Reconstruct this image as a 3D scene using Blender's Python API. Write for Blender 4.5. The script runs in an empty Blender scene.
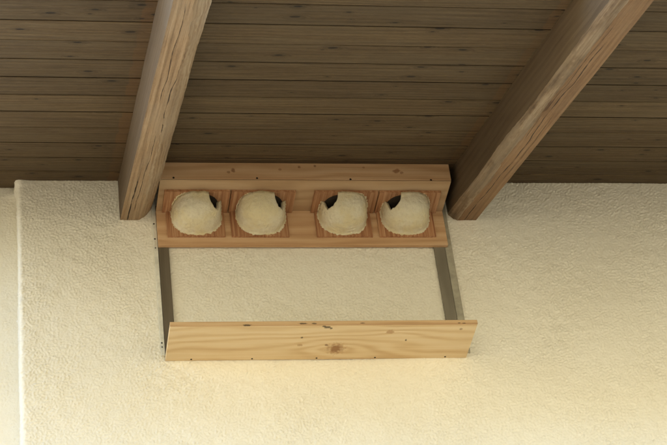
import bpy, bmesh, math, random
import numpy as np
from mathutils import Vector, Matrix, noise

random.seed(7)
rng = np.random.default_rng(11)
S = bpy.context.scene
C = S.collection
D = bpy.data

# ------------------------------------------------------------------ camera
cam = D.cameras.new('camera')
cam.lens = 109.93
cam.sensor_width = 36.0
cam.clip_start = 0.1
cam.clip_end = 3000
co = D.objects.new('camera', cam)
C.objects.link(co)
yaw, pitch, roll = 0.222249, 0.640729, -0.132708
fw = Vector((math.sin(yaw) * math.cos(pitch), math.cos(yaw) * math.cos(pitch), math.sin(pitch)))
rt = Vector((math.cos(yaw), -math.sin(yaw), 0))
up = rt.cross(fw)
r2 = math.cos(roll) * rt + math.sin(roll) * up
u2 = -math.sin(roll) * rt + math.cos(roll) * up
mw = Matrix((r2, u2, -fw)).transposed().to_4x4()
mw.translation = Vector((-0.62986, -5.50618, -3.64129))
co.matrix_world = mw
S.camera = co

# ------------------------------------------------------------------ sky and sun
SUN_EL, SUN_AZ = math.radians(40), math.radians(-48)      # azimuth clockwise from +Y
w = D.worlds.new('World')
S.world = w
w.use_nodes = True
nt = w.node_tree
bg = nt.nodes['Background']
sky = nt.nodes.new('ShaderNodeTexSky')
sky.sky_type = 'NISHITA'
sky.sun_disc = False
sky.sun_elevation = SUN_EL
sky.sun_rotation = SUN_AZ
nt.links.new(sky.outputs[0], bg.inputs[0])
bg.inputs[1].default_value = 0.145
sl = D.lights.new('sun', 'SUN')
sl.energy = 4.4
sl.angle = math.radians(0.5)
sl.color = (1, 0.925, 0.81)
so = D.objects.new('sun', sl)
C.objects.link(so)
sdir = Vector((math.sin(SUN_AZ) * math.cos(SUN_EL), math.cos(SUN_AZ) * math.cos(SUN_EL), math.sin(SUN_EL)))
so.rotation_euler = sdir.to_track_quat('Z', 'Y').to_euler()
so.location = sdir * 40
S.view_settings.view_transform = 'Standard'
S.view_settings.look = 'None'
S.view_settings.gamma = 1
S.view_settings.exposure = 2.66
S.cycles.max_bounces = 10
S.cycles.diffuse_bounces = 6
S.cycles.use_denoising = True

# ------------------------------------------------------------------ node helpers
class NT:
    def __init__(self, name):
        self.m = D.materials.new(name)
        self.m.use_nodes = True
        self.t = self.m.node_tree
        self.n = self.t.nodes
        self.b = self.n['Principled BSDF']
        self.out = self.n['Material Output']
    def link(self, a, b): self.t.links.new(a, b)
    def node(self, kind, **kw):
        n = self.n.new(kind)
        for k, v in kw.items(): setattr(n, k, v)
        return n
    def setin(self, sock, v):
        if hasattr(v, 'is_linked') or hasattr(v, 'links'): self.link(v, sock)
        else: sock.default_value = v
    def math(self, op, a, b=0.0, c=None, clamp=False):
        n = self.node('ShaderNodeMath', operation=op, use_clamp=clamp)
        self.setin(n.inputs[0], a); self.setin(n.inputs[1], b)
        if c is not None: self.setin(n.inputs[2], c)
        return n.outputs[0]
    def vmath(self, op, a, b=(0, 0, 0)):
        n = self.node('ShaderNodeVectorMath', operation=op)
        self.setin(n.inputs[0], a); self.setin(n.inputs[1], b)
        return n.outputs['Value'] if op in ('LENGTH', 'DISTANCE', 'DOT_PRODUCT') else n.outputs[0]
    def noise(self, v, scale=1.0, detail=3.0, rough=0.55, dist=0.0):
        n = self.node('ShaderNodeTexNoise')
        self.link(v, n.inputs['Vector'])
        n.inputs['Scale'].default_value = scale; n.inputs['Detail'].default_value = detail
        n.inputs['Roughness'].default_value = rough; n.inputs['Distortion'].default_value = dist
        return n.outputs['Fac']
    def rng(self, v, a, b, c=0.0, d=1.0, smooth=True):
        n = self.node('ShaderNodeMapRange', interpolation_type='SMOOTHSTEP' if smooth else 'LINEAR')
        self.link(v, n.inputs['Value'])
        for k, x in zip(('From Min', 'From Max', 'To Min', 'To Max'), (a, b, c, d)): n.inputs[k].default_value = x
        return n.outputs['Result']
    def mix(self, f, a, b, blend='MIX'):
        n = self.node('ShaderNodeMix', data_type='RGBA', blend_type=blend)
        self.setin(n.inputs[0], f)
        for s, v in ((n.inputs[6], a), (n.inputs[7], b)):
            if isinstance(v, tuple): s.default_value = (*v[:3], 1)
            else: self.link(v, s)
        return n.outputs[2]
    def sep(self, v):
        n = self.node('ShaderNodeSeparateXYZ'); self.link(v, n.inputs[0]); return n.outputs
    def comb(self, x, y, z):
        n = self.node('ShaderNodeCombineXYZ')
        for i, v in enumerate((x, y, z)): self.setin(n.inputs[i], v)
        return n.outputs[0]
    def coords(self): return self.node('ShaderNodeTexCoord').outputs['Object']
    def bump(self, h, dist, strength=1.0, prev=None):
        n = self.node('ShaderNodeBump'); self.link(h, n.inputs['Height'])
        n.inputs['Distance'].default_value = dist; n.inputs['Strength'].default_value = strength
        if prev is not None: self.link(prev, n.inputs['Normal'])
        return n.outputs[0]
    def finish(self, col, rough=0.7, normal=None, spec=0.3):
        self.setin(self.b.inputs['Base Color'], (*col, 1) if isinstance(col, tuple) else col)
        self.setin(self.b.inputs['Roughness'], rough)
        self.b.inputs['Specular IOR Level'].default_value = spec
        if normal is not None: self.link(normal, self.b.inputs['Normal'])
        return self.m

def wood(name, dark, mid, light, axis='X', ring=14.0, warp=1.3, contrast=0.8, knots=None, knot_col=(0.05, 0.028, 0.014),
         spots=(), weather=0.0, grey=(0.2, 0.19, 0.17), rough=0.72, per_object=True, streaks=(), spec=0.25, knot_rings=(), band=None, ringw=0.55, fibw=1.0, relief=0.0009, fibs=60.0, fib1=0.7, iso=0.0):
    """Sawn softwood: growth rings drawn out along one axis, fibre, knots, pores."""
    M = NT(name)
    raw = M.coords()
    s = M.sep(raw)
    a, b, c = {'X': (s[0], s[1], s[2]), 'Y': (s[1], s[0], s[2]), 'Z': (s[2], s[0], s[1])}[axis]
    base = M.comb(a, b, c)                                  # first component runs with the grain
    if per_object:
        oi = M.node('ShaderNodeObjectInfo').outputs['Random']
        off = M.comb(M.math('MULTIPLY', oi, 57.0), M.math('MULTIPLY', oi, 23.0), M.math('MULTIPLY', oi, 91.0))
        p = M.vmath('ADD', base, off)
    else:
        p = base
    low = M.noise(M.vmath('MULTIPLY', p, (1.1, 5.0, 5.0)), 1.0, 2.0)
    low2 = M.noise(M.vmath('MULTIPLY', p, (3.5, 14.0, 14.0)), 1.0, 3.0)
    bsum = M.math('ADD', M.sep(p)[1], M.math('MULTIPLY', M.sep(p)[2], 0.8))
    phase = M.math('ADD', M.math('MULTIPLY', bsum, ring), M.math('MULTIPLY', low, warp * 4))
    phase = M.math('ADD', phase, M.math('MULTIPLY', low2, warp * 0.5))
    for (kx, ky, kz, rx, ry, amp) in knot_rings:
        d = M.vmath('LENGTH', M.vmath('MULTIPLY', M.vmath('SUBTRACT', base, (kx, ky, kz)), (1 / rx, 1 / ry, 1 / ry)))
        phase = M.math('ADD', phase, M.math('MULTIPLY', M.math('POWER', 2.718, M.math('MULTIPLY', d, -1.0)), amp))
    kmask = None
    if knots:
        sx, sy, thr, size = knots
        vo = M.node('ShaderNodeTexVoronoi', voronoi_dimensions='2D', feature='F1')
        kv = M.vmath('MULTIPLY', p, (sx, sy, sy * 0.35))
        jit = M.noise(M.vmath('MULTIPLY', p, (30, 60, 60)), 1.0, 2.0)
        M.link(kv, vo.inputs['Vector']); vo.inputs['Scale'].default_value = 1.0
        dd = M.math('ADD', vo.outputs['Distance'], M.math('MULTIPLY', M.math('SUBTRACT', jit, 0.5), size * 0.9))
        has = M.math('GREATER_THAN', M.sep(vo.outputs['Color'])[0], thr)
        sz = M.math('MULTIPLY', M.math('ADD', M.sep(vo.outputs['Color'])[1], 0.35), size)
        rel = M.math('DIVIDE', dd, sz)
        kmask = M.math('MULTIPLY', M.rng(rel, 1.0, 0.55), has)
        halo = M.math('MULTIPLY', M.rng(rel, 3.2, 0.7), has)
        phase = M.math('ADD', phase, M.math('MULTIPLY', halo, 1.6))
    wv = M.math('ADD', M.math('MULTIPLY', M.math('SINE', M.math('MULTIPLY', phase, 6.283)), 0.5), 0.5)
    wv = M.math('POWER', wv, 1.5)
    fib = M.noise(M.vmath('MULTIPLY', p, (5.0, 260.0, 260.0)), 1.0, 3.0, 0.6)
    fib2 = M.noise(M.vmath('MULTIPLY', p, (1.5, fibs, fibs)), 1.0, 4.0, 0.65)
    blot = M.noise(M.vmath('MULTIPLY', p, (2.2, 7.0, 7.0)), 1.0, 4.0, 0.6)
    g = M.math('ADD', M.math('MULTIPLY', wv, ringw * contrast), M.math('MULTIPLY', M.math('SUBTRACT', fib, 0.5), fib1 * contrast))
    g = M.math('ADD', g, M.math('MULTIPLY', M.math('SUBTRACT', fib2, 0.5), fibw * contrast))
    g = M.math('ADD', g, M.math('MULTIPLY', M.math('SUBTRACT', blot, 0.5), 0.7))
    if iso:
        i1 = M.noise(M.vmath('MULTIPLY', p, (14.0, 30.0, 30.0)), 1.0, 5.0, 0.7)
        i2 = M.noise(M.vmath('MULTIPLY', p, (45.0, 160.0, 160.0)), 1.0, 3.0, 0.7)
        g = M.math('ADD', g, M.math('MULTIPLY', M.math('SUBTRACT', i1, 0.5), iso))
        g = M.math('ADD', g, M.math('MULTIPLY', M.math('SUBTRACT', i2, 0.5), iso))
    cr = M.node('ShaderNodeValToRGB')
    M.link(M.rng(g, -0.55 + ringw * 0.45, 0.55 + ringw * 0.55, smooth=False), cr.inputs[0])
    e = cr.color_ramp.elements
    e[0].position = 0.0; e[0].color = (*light, 1)
    e[1].position = 1.0; e[1].color = (*dark, 1)
    em = cr.color_ramp.elements.new(0.42); em.color = (*mid, 1)
    col = cr.outputs[0]
    if per_object:
        tone = M.math('ADD', 0.86, M.math('MULTIPLY', M.math('FRACT', M.math('MULTIPLY', oi, 7.31)), 0.28))
        col = M.mix(1.0, col, M.comb(tone, tone, tone), 'MULTIPLY')
    if weather:
        wm = M.rng(M.noise(M.vmath('MULTIPLY', p, (2.5, 16.0, 16.0)), 1.0, 5.0, 0.65), 0.42, 0.62)
        col = M.mix(M.math('MULTIPLY', wm, weather), col, grey)
    if band:                                                # boards left fresh beside the rafters: (x centre, half width)
        bm = None
        edge = M.math('MULTIPLY', M.math('SUBTRACT', M.noise(M.vmath('MULTIPLY', raw, (30, 9, 9)), 1.0, 4.0), 0.5), 0.05)
        for (bx, bw, amt) in band[0]:
            d = M.math('ABSOLUTE', M.math('SUBTRACT', M.math('ADD', s[0], edge), bx))
            v = M.math('MULTIPLY', M.rng(d, bw, bw * 0.6), amt)
            bm = v if bm is None else M.math('MAXIMUM', bm, v)
        bm = M.math('MULTIPLY', bm, M.math('ADD', 0.25, M.math('FRACT', M.math('MULTIPLY', oi, 13.7)), clamp=True))
        col = M.mix(bm, col, M.mix(M.math('MULTIPLY', fib2, 1.0), band[1], band[2]))
    if kmask is not None:
        col = M.mix(M.math('MULTIPLY', halo, 0.35), col, M.mix(0.5, dark, knot_col))
        col = M.mix(M.math('MULTIPLY', kmask, 0.9), col, knot_col)
    hgt = M.math('MULTIPLY', g, -1.0)
    jn = M.noise(M.vmath('MULTIPLY', raw, (110, 110, 110)), 1.0, 2.0)
    for (kx, ky, kz, rx, ry, rz, scol, amt) in spots:       # single knots and marks, in object space
        d = M.vmath('LENGTH', M.vmath('MULTIPLY', M.vmath('SUBTRACT', raw, (kx, ky, kz)), (1 / rx, 1 / ry, 1 / rz)))
        d = M.math('ADD', d, M.math('MULTIPLY', M.math('SUBTRACT', jn, 0.5), 1.5))
        col = M.mix(M.math('MULTIPLY', M.rng(d, 1.1, 0.6), amt), col, scol)
    for (x0, x1, yc, sway, wd, scol) in streaks:            # drying cracks along the local X axis
        nz = M.noise(M.vmath('MULTIPLY', raw, (2.0, 0.0, 0.0)), 1.0, 3.0, 0.5)
        cy = M.math('ADD', yc, M.math('MULTIPLY', M.math('SUBTRACT', nz, 0.5), sway))
        d = M.math('ABSOLUTE', M.math('SUBTRACT', s[1], cy))
        wn = M.math('MULTIPLY', M.rng(M.noise(M.vmath('MULTIPLY', raw, (9.0, 0, 0)), 1.0, 2.0), 0.3, 0.6), wd)
        ins = M.math('MULTIPLY', M.rng(s[0], x0, x0 + 0.08), M.rng(s[0], x1, x1 - 0.08))
        mk = M.math('MULTIPLY', M.math('LESS_THAN', d, wn), ins)
        col = M.mix(mk, col, scol)
        hgt = M.math('SUBTRACT', hgt, M.math('MULTIPLY', mk, 6.0))
    nrm = M.bump(hgt, relief, 0.9)
    return M.finish(col, rough, nrm, spec)

# ------------------------------------------------------------------ materials
def plaster():
    M = NT('cream_roughcast')
    p = M.coords()
    big = M.noise(p, 2.2, 4.0, 0.6)
    med = M.noise(p, 55.0, 4.0, 0.6)
    col = M.mix(M.rng(big, 0.3, 0.7), (0.85, 0.805, 0.69), (0.81, 0.76, 0.64))
    col = M.mix(M.math('MULTIPLY', M.rng(med, 0.35, 0.75), 0.35), col, (0.75, 0.69, 0.56))
    fine = M.noise(p, 190.0, 4.0, 0.65)
    return M.finish(col, 0.9, M.bump(fine, 0.0024, 0.8), 0.15)
MP = plaster()

OLD = dict(dark=(0.052, 0.032, 0.014), mid=(0.104, 0.068, 0.032), light=(0.154, 0.105, 0.053))
M_soffit = wood('weathered_soffit_pine', **OLD, axis='X', ring=40, warp=1.2, contrast=0.9, knots=(7.0, 15.0, 0.62, 0.10),
                knot_col=(0.016, 0.010, 0.006), weather=0.35, grey=(0.118, 0.087, 0.049), rough=0.75, relief=0.0016, iso=0.8, fib1=1.0, ringw=0.3, fibw=1.3,
                band=(((-0.138, 0.022, 0.55), (1.008, 0.020, 0.4)), (0.19, 0.095, 0.034), (0.11, 0.058, 0.024)))
RAFT = dict(dark=(0.165, 0.098, 0.05), mid=(0.335, 0.22, 0.12), light=(0.45, 0.32, 0.195))
M_raft = wood('hewn_rafter_wood', **RAFT, axis='X', ring=60, warp=0.5, contrast=1.0, ringw=0.2, fibw=1.6, relief=0.0020, iso=0.45, fibs=90.0, knots=(1.6, 9.0, 0.7, 0.10), knot_col=(0.10, 0.05, 0.022),
              weather=0.35, grey=(0.33, 0.26, 0.175), streaks=((-0.3, 0.55, -0.028, 0.030, 0.0022, (0.03, 0.018, 0.01)), (0.75, 1.45, 0.005, 0.06, 0.0018, (0.05, 0.03, 0.016)), (0.15, 0.95, -0.012, 0.04, 0.0012, (0.05, 0.03, 0.016)), (1.2, 1.95, -0.02, 0.04, 0.0012, (0.06, 0.035, 0.02)), (0.3, 0.8, 0.012, 0.05, 0.001, (0.06, 0.035, 0.02))))
RAFT2 = dict(dark=(0.15, 0.078, 0.036), mid=(0.275, 0.158, 0.076), light=(0.36, 0.23, 0.122))
M_raft2 = wood('brown_rafter_wood', **RAFT2, axis='X', ring=60, warp=0.5, contrast=1.0, ringw=0.2, fibw=1.6, relief=0.0020, iso=0.45, fibs=90.0, knots=(1.4, 9.0, 0.72, 0.10), knot_col=(0.10, 0.05, 0.022),
               weather=0.25, grey=(0.24, 0.165, 0.10), streaks=((-0.1, 1.75, 0.008, 0.05, 0.0016, (0.03, 0.018, 0.01)), (0.5, 1.2, 0.028, 0.03, 0.0009, (0.05, 0.03, 0.016)), (0.9, 1.9, -0.008, 0.04, 0.001, (0.05, 0.03, 0.016))))
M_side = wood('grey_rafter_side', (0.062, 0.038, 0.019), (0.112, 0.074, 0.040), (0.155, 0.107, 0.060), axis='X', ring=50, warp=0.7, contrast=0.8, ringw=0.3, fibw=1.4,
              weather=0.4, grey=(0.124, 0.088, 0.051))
M_wane = wood('barky_rafter_edge', (0.10, 0.062, 0.034), (0.22, 0.15, 0.088), (0.36, 0.275, 0.18), axis='X', ring=60, warp=1.5, contrast=1.5,
              weather=0.5, grey=(0.28, 0.22, 0.15), ringw=0.25, fibw=1.5)
M_wane1 = wood('rough_rafter_edge', (0.15, 0.085, 0.042), (0.31, 0.21, 0.12), (0.46, 0.36, 0.24), axis='X', ring=60, warp=1.5, contrast=1.2,
               weather=0.4, grey=(0.34, 0.265, 0.18), ringw=0.2, fibw=1.4)
PINE = dict(dark=(0.47, 0.24, 0.09), mid=(0.66, 0.41, 0.19), light=(0.76, 0.54, 0.30))
TAR = (0.025, 0.017, 0.012)
BRN = (0.20, 0.10, 0.045)
EDGE = ((0.426, -0.203, 0.006, 0.016, 0.02, 0.003, TAR, 0.8), (0.461, -0.203, 0.006, 0.012, 0.02, 0.003, TAR, 0.72),
                     (0.621, -0.203, 0.006, 0.009, 0.02, 0.0025, TAR, 0.72), (0.245, -0.203, 0.002, 0.017, 0.02, 0.0025, TAR, 0.8),
                     (0.938, -0.203, 0.004, 0.005, 0.02, 0.002, TAR, 0.72), (0.954, -0.203, 0.003, 0.006, 0.02, 0.002, TAR, 0.72))
M_tray = wood('pine_ply', (0.54, 0.34, 0.16), (0.71, 0.53, 0.30), (0.78, 0.62, 0.40), axis='X', ring=19, warp=1.5, contrast=0.8, per_object=False, rough=0.6,
              knot_rings=((0.551, -0.064, 0, 0.16, 0.05, 3.2), (0.75, -0.15, 0, 0.2, 0.05, 1.6)),
              spots=((0.551, -0.066, 0, 0.017, 0.022, 0.02, BRN, 0.9), (0.551, -0.066, 0, 0.034, 0.034, 0.02, (0.36, 0.19, 0.08), 0.6),
                     (0.506, -0.190, 0, 0.012, 0.008, 0.006, TAR, 0.8), (0.494, -0.196, 0, 0.007, 0.006, 0.006, TAR, 0.72), (0.519, -0.183, 0, 0.006, 0.006, 0.006, TAR, 0.72),
                     (0.777, -0.113, 0, 0.004, 0.007, 0.006, TAR, 0.8), (0.716, -0.160, 0, 0.014, 0.014, 0.006, (0.42, 0.23, 0.10), 0.7),
                     (0.431, -0.132, 0, 0.004, 0.006, 0.006, TAR, 0.7), (0.43, -0.089, 0, 0.010, 0.008, 0.006, (0.40, 0.22, 0.09), 0.6),
                     (0.516, -0.088, 0, 0.006, 0.008, 0.006, BRN, 0.7), (0.95, -0.174, 0, 0.006, 0.006, 0.006, BRN, 0.6)))
M_lip = wood('orange_lipping', (0.36, 0.20, 0.09), (0.53, 0.345, 0.18), (0.62, 0.44, 0.25), axis='X', ring=60, warp=0.6, contrast=0.8, per_object=False, spots=EDGE)
M_pine = wood('new_spruce_board', dark=(0.40, 0.22, 0.105), mid=(0.56, 0.35, 0.19), light=(0.64, 0.44, 0.265), axis='X', ring=22, warp=1.2, contrast=0.8, fibs=110.0, rough=0.65,
              spots=((0.25, -0.195, 0.640, 0.009, 0.02, 0.010, (0.25, 0.11, 0.045), 0.75), (0.235, -0.195, 0.632, 0.006, 0.02, 0.006, (0.25, 0.11, 0.045), 0.6),
                     (0.812, -0.195, 0.641, 0.014, 0.02, 0.011, (0.30, 0.13, 0.05), 0.75), (0.83, -0.195, 0.634, 0.008, 0.02, 0.006, (0.30, 0.13, 0.05), 0.6),
                     (0.477, -0.195, 0.656, 0.006, 0.02, 0.006, (0.25, 0.11, 0.045), 0.7), (0.532, -0.195, 0.661, 0.005, 0.02, 0.005, BRN, 0.7),
                     (0.41, -0.195, 0.645, 0.006, 0.02, 0.005, (0.3, 0.14, 0.06), 0.6), (0.70, -0.195, 0.655, 0.005, 0.02, 0.005, (0.3, 0.14, 0.06), 0.6)))
M_shelf = wood('pale_shelf_board', (0.36, 0.22, 0.11), (0.49, 0.33, 0.185), (0.57, 0.41, 0.25), axis='X', ring=18, contrast=0.7, rough=0.65)
M_plate = wood('reddish_plate_vertical', (0.25, 0.098, 0.045), (0.41, 0.205, 0.10), (0.53, 0.33, 0.19), axis='Z', ring=75, warp=1.6, contrast=1.4, ringw=0.15, fibw=2.0, fibs=130.0)
M_plate2 = wood('reddish_plate_crosswise', (0.25, 0.11, 0.052), (0.39, 0.205, 0.10), (0.50, 0.305, 0.175), axis='Y', ring=45, warp=1.6, contrast=1.3, ringw=0.2, fibw=1.6, fibs=100.0, iso=0.4)
M_upr = wood('dark_grey_batten', (0.080, 0.062, 0.040), (0.115, 0.092, 0.062), (0.15, 0.122, 0.086), axis='Z', ring=20, contrast=0.6)

M_upr2 = wood('grey_batten', (0.135, 0.115, 0.082), (0.185, 0.162, 0.12), (0.23, 0.205, 0.155), axis='Z', ring=20, contrast=0.6)
def cement():
    M = NT('woodcrete')
    p = M.coords()
    oi = M.node('ShaderNodeObjectInfo').outputs['Random']
    q = M.vmath('ADD', p, M.comb(M.math('MULTIPLY', oi, 9.0), oi, oi))
    big = M.noise(q, 14.0, 3.0, 0.6)
    med = M.noise(q, 90.0, 4.0, 0.65)
    fine = M.noise(q, 420.0, 3.0, 0.6)
    col = M.mix(M.rng(big, 0.38, 0.66), (0.80, 0.73, 0.54), (0.77, 0.67, 0.42))
    col = M.mix(M.math('MULTIPLY', M.rng(med, 0.45, 0.75), 0.5), col, (0.64, 0.55, 0.385))
    h = M.math('ADD', M.math('MULTIPLY', med, 1.0), M.math('MULTIPLY', fine, 0.5))
    return M.finish(col, 0.95, M.bump(h, 0.0055, 0.9), 0.1)
M_cem = cement()

def simple(name, col, rough, metal=0.0, scale=60.0, var=0.25):
    M = NT(name)
    n = M.noise(M.coords(), scale, 4.0, 0.6)
    c = M.mix(M.rng(n, 0.3, 0.7), col, tuple(x * (1 - var) for x in col))
    M.b.inputs['Metallic'].default_value = metal
    return M.finish(c, rough, M.bump(n, 0.0004, 0.4), 0.4)
M_alu = simple('pale_edge_strip', (0.76, 0.73, 0.62), 0.6, 0.0, 40)
M_alu2 = simple('grey_edge_strip', (0.42, 0.385, 0.295), 0.45, 0.0, 40)
M_screw = simple('rusty_screw', (0.03, 0.022, 0.016), 0.6, 0.5, 300)
M_cavity_shade = simple('cavity_shade', (0.045, 0.032, 0.020), 0.95, 0, 120)  # near-black colour standing in for the shade inside the nests
M_joint_shade = simple('joint_shade_edge', (0.028, 0.019, 0.011), 0.9, 0, 30)  # board edges coloured near-black in place of shade in the open joints
M_deck = simple('roof_deck', (0.16, 0.10, 0.06), 0.85)

def ground_mat():
    M = NT('added_slope_and_yard')
    p = M.coords()
    s = M.sep(p)
    n = M.noise(p, 0.35, 5.0, 0.6)
    f = M.noise(p, 9.0, 5.0, 0.7)
    slope_col = M.mix(f, (0.21, 0.192, 0.122), (0.345, 0.312, 0.205))  # added slope, toned for the light it bounces onto the wall
    yard_col = M.mix(f, (0.085, 0.074, 0.055), (0.14, 0.122, 0.09))  # yard kept dark to cut the bounce from below
    edge = M.math('ADD', s[1], M.math('MULTIPLY', n, 2.0))
    col = M.mix(M.rng(edge, -11.2, -9.2), slope_col, yard_col)
    return M.finish(col, 0.95, M.bump(f, 0.02, 0.6), 0.1)

# ------------------------------------------------------------------ mesh helpers
def link(name, me, mat, parent=None):
    o = D.objects.new(name, me); C.objects.link(o)
    if mat is not None and not me.materials:
        for m in (mat if isinstance(mat, (list, tuple)) else [mat]): me.materials.append(m)
    if parent is not None: o.parent = parent
    return o
def tag(o, label, cat, group=None, kind=None):
    o['label'] = label; o['category'] = cat
    if group: o['group'] = group
    if kind: o['kind'] = kind
    return o
def empty(name, loc=(0, 0, 0)):
    o = D.objects.new(name, None); C.objects.link(o); o.location = loc
    o.empty_display_size = 0.1
    return o
def add_box(bm, x0, x1, y0, y1, z0, z1):
    vs = [bm.verts.new((x, y, z)) for x in (x0, x1) for y in (y0, y1) for z in (z0, z1)]
    for f in ((0, 1, 3, 2), (4, 6, 7, 5), (0, 4, 5, 1), (2, 3, 7, 6), (0, 2, 6, 4), (1, 5, 7, 3)):
        bm.faces.new([vs[i] for i in f])
def box_mesh(name, x0, x1, y0, y1, z0, z1, bevel=0.0012, seg=2):
    bm = bmesh.new(); add_box(bm, x0, x1, y0, y1, z0, z1)
    if bevel: bmesh.ops.bevel(bm, geom=bm.edges[:], offset=bevel, segments=seg, profile=0.6, affect='EDGES')
    bmesh.ops.recalc_face_normals(bm, faces=bm.faces[:])
    me = D.meshes.new(name); bm.to_mesh(me); bm.free()
    return me

# ------------------------------------------------------------------ ground
GZ = -5.25
def terrain():
    """Flat yard in front of the house, then an unseen slope added to light the wall from in front; one sheet out to the horizon."""
    def axis(lim): 
        a = [0.0]; d = 2.5
        while a[-1] < lim: a.append(a[-1] + d); d *= 1.16
        return a
    ys = sorted({-v for v in axis(900)} | set(axis(900))); xs = ys
    bm = bmesh.new(); rows = []
    for y in ys:
        row = []
        for x in xs:
            t = max(0.0, min(1.0, (-y - 11) / 48)); t = t * t * (3 - 2 * t)  # hill added out of view to send sunlight frontally onto the wall
            z = GZ + t * (17 + 4 * noise.noise(Vector((x * 0.012, y * 0.012, 3))))
            row.append(bm.verts.new((x, y, z)))
        rows.append(row)
    for r0, r1 in zip(rows[:-1], rows[1:]):
        for k in range(len(xs) - 1):
            f = bm.faces.new((r0[k], r0[k + 1], r1[k + 1], r1[k])); f.smooth = True
    me = D.meshes.new('ground'); bm.to_mesh(me); bm.free(); return me
me = terrain()
ground = link('ground', me, ground_mat()); ground['kind'] = 'structure'

# ------------------------------------------------------------------ house wall in roughcast
ZC, SL = 0.74687, 0.358554
TS = math.tan(SL)
XC, YR, RAD = -0.463, 0.085, 0.012
X0W, X1W, Z0W, Z1W = -1.00, 2.60, -1.15, 0.84
STEP = 0.0033
def wall_mesh():
    path = []
    for x in np.arange(X0W, XC, STEP): path.append((x, YR))
    for y in np.arange(YR, RAD, -STEP): path.append((XC, y))
    for a in np.linspace(0, math.pi / 2, 5)[1:]:
        path.append((XC + RAD - RAD * math.cos(a), RAD - RAD * math.sin(a)))
    for x in np.arange(XC + RAD + STEP, X1W, STEP): path.append((x, 0.0))
    path = np.array(path); n = len(path)
    t = np.gradient(path, axis=0); t /= np.linalg.norm(t, axis=1)[:, None]
    nor = np.stack([t[:, 1], -t[:, 0]], 1)                    # outward: -y on the face, -x on the return
    k = np.array([1, 2, 3, 2, 1.0]); k /= k.sum()
    nor = np.stack([np.convolve(np.pad(nor[:, i], 2, 'edge'), k, 'valid') for i in range(2)], 1)
    nor /= np.linalg.norm(nor, axis=1)[:, None]
    zs = np.arange(Z0W, Z1W, STEP); m = len(zs)
    def band(lo, hi, ax=1.0):
        spec = np.fft.rfft2(rng.standard_normal((m, n)))
        fy = np.fft.fftfreq(m, STEP)[:, None]; fx = np.fft.rfftfreq(n, STEP)[None, :] * ax
        f = np.sqrt(fx * fx + fy * fy)
        h = np.fft.irfft2(spec * np.exp(-((f - (lo + hi) / 2) / ((hi - lo) / 2)) ** 2), s=(m, n))
        return h / h.std()
    g1 = band(40, 150); g2 = band(45, 130)
    h = np.logaddexp(0, 2.2 * (g1 - 0.1)) * 0.00072 + np.logaddexp(0, 2.5 * (g2 - 0.7)) * 0.00060 + band(90, 150) * 0.0003 + band(4, 25) * 0.0005 + band(0.4, 2.5) * 0.0014
    amp = np.where(path[:, 0] < XC - 0.002, 0.55, 1.0)
    h *= amp[None, :]
    zz = np.repeat(zs[:, None], n, 1)
    lump = np.exp(-((path[:, 0] - XC) / 0.03) ** 2)[None, :] * np.exp(-((zz - 0.745) / 0.022) ** 2) * 0.010   # plaster drawn out under the boards
    h = h * (0.80 + 0.40 * np.clip(0.5 + 0.5 * band(0.8, 4.0), 0, 1.6))
    h = h + lump
    co = np.empty((m, n, 3))
    co[..., 0] = path[None, :, 0] + h * nor[None, :, 0]
    co[..., 1] = path[None, :, 1] + h * nor[None, :, 1]
    co[..., 2] = zz
    idx = np.arange(m * n).reshape(m, n)
    q = np.stack([idx[:-1, :-1], idx[:-1, 1:], idx[1:, 1:], idx[1:, :-1]], -1).reshape(-1, 4)
    v = co.reshape(-1, 3)
    # the rest of the facade in large faces, butted to the fine sheet
    ex = [(X1W - STEP, 0, Z0W), (9, 0, Z0W), (9, 0, Z1W), (X1W - STEP, 0, Z1W),
          (X0W, YR, GZ), (XC, YR, GZ), (XC, YR, Z0W), (X0W, YR, Z0W),
          (XC, YR, GZ), (XC, 0, GZ), (XC, 0, Z0W), (XC, YR, Z0W),
          (XC, 0, GZ), (9, 0, GZ), (9, 0, Z0W), (XC, 0, Z0W),
          (X0W, 9, GZ), (X0W, YR, GZ), (X0W, YR, Z1W), (X0W, 9, Z1W + 3.4)]
    nb = len(v)
    v = np.concatenate([v, np.array(ex, float)])
    q = np.concatenate([q, np.arange(nb, nb + len(ex)).reshape(-1, 4)])
    me = D.meshes.new('house_wall')
    me.vertices.add(len(v)); me.vertices.foreach_set('co', v.ravel())
    me.loops.add(q.size); me.loops.foreach_set('vertex_index', q.ravel().astype(np.int32))
    me.polygons.add(len(q)); me.polygons.foreach_set('loop_start', np.arange(0, q.size, 4, dtype=np.int32))
    me.polygons.foreach_set('loop_total', np.full(len(q), 4, np.int32))
    me.polygons.foreach_set('use_smooth', np.ones(len(q), bool))
    me.update(calc_edges=True); me.validate()
    return me
wall = link('house_wall', wall_mesh(), MP)
tag(wall, 'cream roughcast house wall under the eaves, stepped back at its left edge', 'wall')

# ------------------------------------------------------------------ eaves: boards on rafters
EX0, EX1, EL = -1.12, 9.0, 1.80
PITCH = 0.1475
eaves = tag(empty('eaves_ceiling', (0, 0, ZC)), 'brown weathered board ceiling of the roof overhang, sloping above the wall', 'ceiling')
eaves.rotation_euler = (0, 0, 0)
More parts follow.
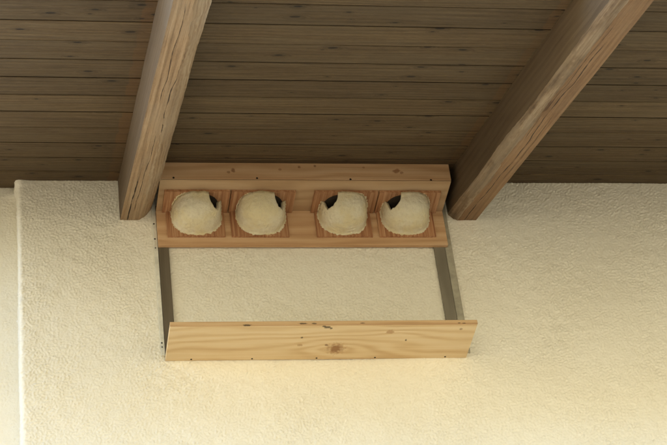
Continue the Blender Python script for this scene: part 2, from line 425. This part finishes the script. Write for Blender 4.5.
# board local frame: x along the wall, y up the slope towards the house, z square to the boards
tilt = Matrix.Rotation(SL, 4, 'X')
def board_mesh():
    bm = bmesh.new()
    L0, L1 = EX0, EX1
    hw, th, gp, ch = PITCH / 2, 0.019, 0.0024, 0.0015
    prof = [(-hw + gp, th), (-hw + gp, ch), (-hw + gp + ch, 0), (hw - gp - ch, 0), (hw - gp, ch), (hw - gp, 0.007), (hw + 0.006, 0.007), (hw + 0.006, 0.013), (hw - gp, 0.013), (hw - gp, th)]
    a = [bm.verts.new((L0, y, z)) for y, z in prof]; b = [bm.verts.new((L1, y, z)) for y, z in prof]
    n = len(prof)
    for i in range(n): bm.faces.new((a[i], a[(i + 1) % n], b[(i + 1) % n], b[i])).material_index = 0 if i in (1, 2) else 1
    bm.faces.new(a[::-1]); bm.faces.new(b)
    bmesh.ops.recalc_face_normals(bm, faces=bm.faces[:])
    me = D.meshes.new('board'); bm.to_mesh(me); bm.free(); return me
bmh = board_mesh(); bmh.materials.append(M_soffit); bmh.materials.append(M_joint_shade)
edges0 = 0.1
k = 0
for i in range(-3, 12):
    d = edges0 + (i - 0.5) * PITCH                            # distance of board centre down the slope
    o = link('board', bmh, None, eaves)
    m = tilt.copy()
    m.translation = Vector((0, -d * math.cos(SL), -d * math.sin(SL))) + (tilt @ Vector((0, 0, random.uniform(0, 0.0022)))) 
    m = m @ Matrix.Diagonal((1, random.uniform(0.986, 1.002), 1, 1))
    o.matrix_local = m
dk = box_mesh('roof_deck', EX0, EX1, -EL, 6.0, 0.0215, 0.16, 0)
o = link('roof_deck', dk, M_deck, eaves); o.matrix_local = tilt

def rafter_mesh(name, width, height, side, cw, ch, seed, depth_noise):
    """Hewn timber. Local x runs down the slope, y across, z square to the boards; underside at z=-height."""
    bm = bmesh.new()
    xs = np.arange(-0.35, 2.08, 0.009)
    rows = []
    def nz(x, s, f): return noise.noise(Vector((x * f, s * 7.3 + seed, seed * 1.7)))
    for x in xs:
        c1 = cw * (1 + 0.25 * nz(x, 1, 2.5) + 0.10 * nz(x, 2, 14) + 0.10 * nz(x, 6, 40)); c2 = ch * (1 + 0.25 * nz(x, 3, 2.5) + 0.10 * nz(x, 4, 14) + 0.08 * nz(x, 7, 40))
        bow = 0.003 * nz(x, 5, 1.2)
        w2 = width / 2
        pts = []
        if side > 0:                                          # waney edge on the +y side
            a = [(-w2, 0.004), (-w2, -height * 0.35), (-w2, -height * 0.7), (-w2, -height)]
            b = [(-w2 + (width - c1) * t, -height) for t in (0.33, 0.66, 1.0)]
            cpt = []
            for j in range(1, 6):
                t = j / 6
                rr = 0.006 * math.sin(t * math.pi) + depth_noise * (nz(x, 10 + j, 16) + nz(x, 40 + j, 45))
                cpt.append((w2 - c1 + c1 * t + rr * 0.7, -height + c2 * t - rr * 0.7))
            e = [(w2, -height + c2), (w2, -height * 0.3), (w2, 0.004)]
            pts = a + b + cpt + e; mats = [1] * 3 + [0] * 3 + [2] * 6 + [1] * 2 + [1]
        else:
            a = [(-w2, 0.004), (-w2, -height * 0.3), (-w2, -height * 0.55), (-w2, -height + c2)]
            cpt = []
            for j in range(1, 6):
                t = j / 6
                rr = 0.004 * math.sin(t * math.pi) + depth_noise * (nz(x, 10 + j, 16) + nz(x, 40 + j, 45))
                cpt.append((-w2 + c1 * t - rr * 0.7, -height + c2 * (1 - t) - rr * 0.7))
            b = [(-w2 + c1 + (width - c1) * t, -height) for t in (0, 0.33, 0.66, 1.0)]
            e = [(w2, -height * 0.5), (w2, 0.004)]
            pts = a + cpt + b + e; mats = [1] * 3 + [2] * 6 + [0] * 3 + [1] * 2 + [1]
        rows.append([bm.verts.new((x, y + bow + 0.0012 * nz(x, 30 + i, 6), z + 0.0015 * nz(x, 60 + i, 6))) for i, (y, z) in enumerate(pts)])
    n = len(rows[0])
    for r0, r1 in zip(rows[:-1], rows[1:]):
        for i in range(n):
            f = bm.faces.new((r0[i], r0[(i + 1) % n], r1[(i + 1) % n], r1[i])); f.material_index = mats[i]
            f.smooth = mats[i] == 2
    bm.faces.new(rows[0][::-1]); bm.faces.new(rows[-1])
    bmesh.ops.recalc_face_normals(bm, faces=bm.faces[:])
    me = D.meshes.new(name); bm.to_mesh(me); bm.free(); return me
def place_rafter(me, mats, xc, label):
    o = link('rafter', me, mats)
    xa = Vector((0, -math.cos(SL), -math.sin(SL))); za = Vector((0, -math.sin(SL), math.cos(SL))); ya = za.cross(xa)
    m = Matrix((xa, ya, za)).transposed().to_4x4(); m.translation = Vector((xc, 0, ZC)); o.matrix_world = m
    return tag(o, label, 'rafter', 'rafters under the eaves')
# local +y points to +x of the world
hp = 0.1697 * math.cos(SL)
place_rafter(rafter_mesh('rafter', 0.110, hp, +1, 0.050, 0.045, 3.1, 0.0016), [M_raft, M_side, M_wane1], -0.1224 + 0.055,
             'pale hewn roof rafter running up at the left end of the nest shelf')
place_rafter(rafter_mesh('rafter', 0.0973, 0.1682 * math.cos(SL), -1, 0.032, 0.026, 8.4, 0.0022), [M_raft2, M_side, M_wane], 1.0256 + 0.0487,
             'brown roof rafter with flaky bark edge, right of the nest shelf')

# ------------------------------------------------------------------ nest shelf hung on the wall
rack = tag(empty('nest_shelf', (0, 0, 0)), 'wooden nest shelf on the wall between the rafters, with a dropping board below', 'nest shelf')
ZS, ZB, DF = 0.5977, 0.4513, 0.1947
link('fascia_board', box_mesh('fascia_board', 0.0, 1.0, -DF, -DF + 0.022, ZS + 0.0062, 0.6728), M_pine, rack)
link('shelf_board', box_mesh('shelf_board', 0.0006, 0.9994, -DF + 0.0012, -0.003, ZS, ZS + 0.0058), M_shelf, rack)
link('back_board', box_mesh('back_board', 0.0005, 0.9995, -0.028, -0.0125, ZB, ZS - 0.0004), M_pine, rack)
link('dropping_board', box_mesh('dropping_board', 0.0, 1.0, -0.1975, -0.004, 0.0, 0.0155, 0.0009), M_tray, rack)
link('front_lipping', box_mesh('front_lipping', -0.0004, 1.0004, -0.2031, -0.1978, 0.0006, 0.0158, 0.0010), M_lip, rack)
for x0, x1 in ((0.0015, 0.0365), (0.952, 0.9905)):
    link('upright', box_mesh('upright', x0, x1, -0.0120, 0.004, 0.0158, 0.63, 0.001), M_upr, rack) if x0 < 0.5 else link('upright', box_mesh('upright', x0, x1, -0.0120, 0.004, 0.0158, 0.63, 0.001), M_upr2, rack)
def disc(name, n=10, r=0.004, h=0.0012):
    bm = bmesh.new()
    bmesh.ops.create_cone(bm, cap_ends=True, segments=n, radius1=r, radius2=r * 0.8, depth=h)
    me = D.meshes.new(name); bm.to_mesh(me); bm.free(); return me
scm = disc('screw'); scm.materials.append(M_screw)
def screw(parent, x, y, z, face, s=1.0):
    o = link('screw', scm, None, parent); o.location = (x, y, z); o.scale = (s, s, 1)
    o.rotation_euler = (math.pi / 2, 0, 0) if face == 'front' else (math.pi, 0, 0)
    return o
for x0, x1, sc in ((-0.0125, 0.0, ((0.553, 1), (0.489, 1), (0.451, 0.8), (0.066, 1), (0.05, 0.8))), (0.9915, 1.0165, ())):
    e = link('edge_strip', box_mesh('edge_strip', x0, x1, -0.0105, 0.004, 0.018, 0.66, 0.0008), M_alu2 if x0 > 0.5 else M_alu, rack)
    for z, s in sc: screw(e, (x0 + x1) / 2 - 0.002, -0.0110, z, 'front', 0.8 * s)
for x, z in ((0.047, 0.607), (0.329, 0.607), (0.649, 0.604), (0.929, 0.603)): screw(rack, x, -DF - 0.0003, z, 'front', 1.0)
for x in (0.083, 0.282, 0.495, 0.69, 0.927): screw(rack, x, -0.012, -0.0003, 'under', 0.9)

# ------------------------------------------------------------------ artificial nests
def nest_bowl(cx, n0, n1, nh, seed, a=0.082, b=0.1115, c=0.093):
    """Half-bowl of wood concrete between back plate and roof plate with a hole cut into its rim (azimuth n0..n1)."""
    bm = bmesh.new()
    NP, NTH = 120, 44
    y0, z0 = -0.0365, ZS - 0.0115
    def nv(p, f): return noise.noise(Vector((p[0] * f + seed * 3.1, p[1] * f - seed, p[2] * f + seed)))
    def pw(v, e): return math.copysign(abs(v) ** e, v)
    def surf(ph, th, s):
        e = 0.76
        return [a * s * pw(math.cos(ph), e) * pw(math.cos(th), e), -b * s * pw(math.sin(ph), e) * pw(math.cos(th), e), -c * s * pw(math.sin(th), e)]
    grid = {}
    for lay, s in ((0, 1.0), (1, 0.86)):
        for i in range(NP + 1):
            ph = math.pi * i / NP
            deg = math.degrees(ph)
            edge = nv((deg * 0.03, seed, 0), 1.7) * 4 + nv((deg * 0.1, seed, 2), 2.1) * 2.5
            u = (deg - n0) / (n1 - n0) if n0 < 90 else (n1 - deg) / (n1 - n0)      # 0 at the outer lip, 1 at the inner end
            u += edge * 0.006
            lo_, hi_ = max(0.0, min(1.0, u / 0.24)), max(0.0, min(1.0, (1 - u) / 0.50))
            t = min(lo_ * lo_ * (3 - 2 * lo_), math.sqrt(max(0.0, 1 - (1 - hi_) ** 2)))
            th0 = t * (nh + 0.05 * nv((deg * 0.09, 3, seed), 2.0))
            for j in range(NTH + 1):
                th = th0 + (math.pi / 2 - th0) * (j / NTH) ** 0.9
                p = surf(ph, th, s)
                if lay == 0:
                    dz = abs(p[2]); dw = abs(p[1])
                    fl = 0.0
                    if t < 0.05: fl += 0.045 * math.exp(-dz / 0.004)
                    fl += 0.06 * math.exp(-dw / 0.004)
                    fl *= 0.4 + 0.9 * abs(nv(p, 45)) + 0.6 * nv(p, 20)
                    disp = 0.0022 * nv(p, 9) + 0.0022 * nv(p, 18) + 0.0010 * nv(p, 50) + 0.0015 * nv(p, 120) + 0.0008 * nv(p, 260)
                    ln = math.sqrt(p[0] ** 2 + p[1] ** 2 + p[2] ** 2) or 1
                    q = 1 + fl + disp / ln
                    p = [p[0] * q, p[1] * q, p[2] * q]
                p[1] = min(p[1], 0.0); p[2] = min(p[2], 0.0)
                grid[lay, i, j] = bm.verts.new((cx + p[0], y0 + p[1], z0 + p[2]))
    for i in range(NP):
        for j in range(NTH):
            bm.faces.new((grid[0, i, j], grid[0, i + 1, j], grid[0, i + 1, j + 1], grid[0, i, j + 1]))
            bm.faces.new((grid[1, i, j], grid[1, i, j + 1], grid[1, i + 1, j + 1], grid[1, i + 1, j]))
        bm.faces.new((grid[0, i, 0], grid[1, i, 0], grid[1, i + 1, 0], grid[0, i + 1, 0]))
    bmesh.ops.remove_doubles(bm, verts=bm.verts[:], dist=0.00005)
    bmesh.ops.recalc_face_normals(bm, faces=bm.faces[:])
    for f in bm.faces: f.smooth = True
    me = D.meshes.new('bowl'); bm.to_mesh(me); bm.free(); return me
def smear_mesh(cx, seed, n0, n1, a=0.082, b=0.1115, c=0.093):
    """Thin ragged skirt of mortar pressed out along the bowl's edge onto both plates."""
    bm = bmesh.new(); e = 0.76
    def wob(k, s): return noise.noise(Vector((k * 0.9, seed * 2.3 + s, 1.0))) + 0.6 * noise.noise(Vector((k * 2.3, seed + s, 5.0)))
    def ring(pts_out, pts_in, t):
        tv = Vector(t)
        rows = [[bm.verts.new(p) for p in L] for L in (pts_in, pts_out, [Vector(p) + tv for p in pts_out], [Vector(p) + tv for p in pts_in])]
        for k in range(len(pts_out) - 1):
            for u, v in ((0, 1), (1, 2), (2, 3)): bm.faces.new((rows[u][k], rows[u][k + 1], rows[v][k + 1], rows[v][k]))
    N = 90
    o, i_ = [], []
    for k in range(N + 1):
        t = math.pi * k / N; x, z = a * math.copysign(abs(math.cos(t)) ** e, math.cos(t)), -c * math.sin(t) ** e
        q = 1.07 + 0.06 * wob(k * 0.35, 0); q = min(max(q, 1.0), 1.15)
        zz = max(ZS - 0.0115 + z * q, 0.4822)
        o.append((cx + x * q, -0.0363, zz)); i_.append((cx + x * 0.93, -0.0363, ZS - 0.0115 + z * 0.93))
    ring(o, i_, (0, -0.0012, 0))
    for lo, hi in ((0, max(0, n0 - 2)), (n1 + 2, 180)):
        if hi - lo < 12: continue
        o, i_ = [], []
        M_ = max(8, int((hi - lo) / 2))
        for k in range(M_ + 1):
            t = math.radians(lo + (hi - lo) * k / M_); x, y = a * math.copysign(abs(math.cos(t)) ** e, math.cos(t)), -b * abs(math.sin(t)) ** e
            q = max(1.0, 1.05 + 0.055 * wob(k * 0.7, 9))
            o.append((cx + x * q, max(-0.0364 + y * q, -0.1405), ZS - 0.0110)); i_.append((cx + x * 0.93, -0.0364 + y * 0.93, ZS - 0.0110))
        ring(o, i_, (0, 0, -0.0011))
    bmesh.ops.recalc_face_normals(bm, faces=bm.faces[:])
    me = D.meshes.new('mortar_smear'); bm.to_mesh(me); bm.free(); return me
GR = 'artificial house martin nests on the shelf'
NESTS = (  # roof plate x, back plate x, bowl centre, hole azimuths, hole height, label
    (0.020, 0.2425, 0.033, 0.229, 0.1345, 27, 72, 0.44, 'cement nest beside the left rafter, first of four, small hole at its upper right'),
    (0.2470, 0.467, 0.251, 0.448, 0.356, 27, 70, 0.44, 'cement nest second from the left rafter, small hole at its upper right'),
    (0.532, 0.7520, 0.544, 0.738, 0.6405, 106, 154, 0.40, 'cement nest second from the right rafter, large hole at its upper left'),
    (0.7565, 0.973, 0.762, 0.960, 0.860, 106, 154, 0.40, 'cement nest beside the right rafter, last of four, large hole at its upper left'))
for i, (r0, r1, b0, b1, cx, n0, n1, nh, lab) in enumerate(NESTS):
    nst = tag(empty('nest', (0, 0, 0)), lab, 'nest', GR)
    link('roof_plate', box_mesh('roof_plate', r0, r1, -0.143, -0.0285, ZS - 0.011, ZS + 0.0001, 0.001), M_plate2, nst)
    link('back_plate', box_mesh('back_plate', b0, b1, -0.0362, -0.0283, 0.4815, ZS - 0.0114, 0.001), M_plate, nst)
    bm = bmesh.new()                                        # dark sheet standing in for the shade over the brood space
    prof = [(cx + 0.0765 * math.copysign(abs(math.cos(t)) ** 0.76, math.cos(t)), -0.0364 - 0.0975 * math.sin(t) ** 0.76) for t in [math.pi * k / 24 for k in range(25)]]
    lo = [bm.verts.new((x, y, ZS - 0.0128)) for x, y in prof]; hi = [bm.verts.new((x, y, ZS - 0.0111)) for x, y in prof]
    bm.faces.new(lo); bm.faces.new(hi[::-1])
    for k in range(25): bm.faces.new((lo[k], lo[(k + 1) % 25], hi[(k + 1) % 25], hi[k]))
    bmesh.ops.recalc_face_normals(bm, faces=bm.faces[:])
    me = D.meshes.new('cavity_shade_sheet'); bm.to_mesh(me); bm.free()
    link('cavity_shade_sheet', me, M_cavity_shade, nst)
    link('mortar_smear', smear_mesh(cx, 4.1 + i * 3.7, n0, n1), M_cem, nst)
    link('bowl', nest_bowl(cx, n0, n1, nh, 1.7 + i * 2.3), M_cem, nst)
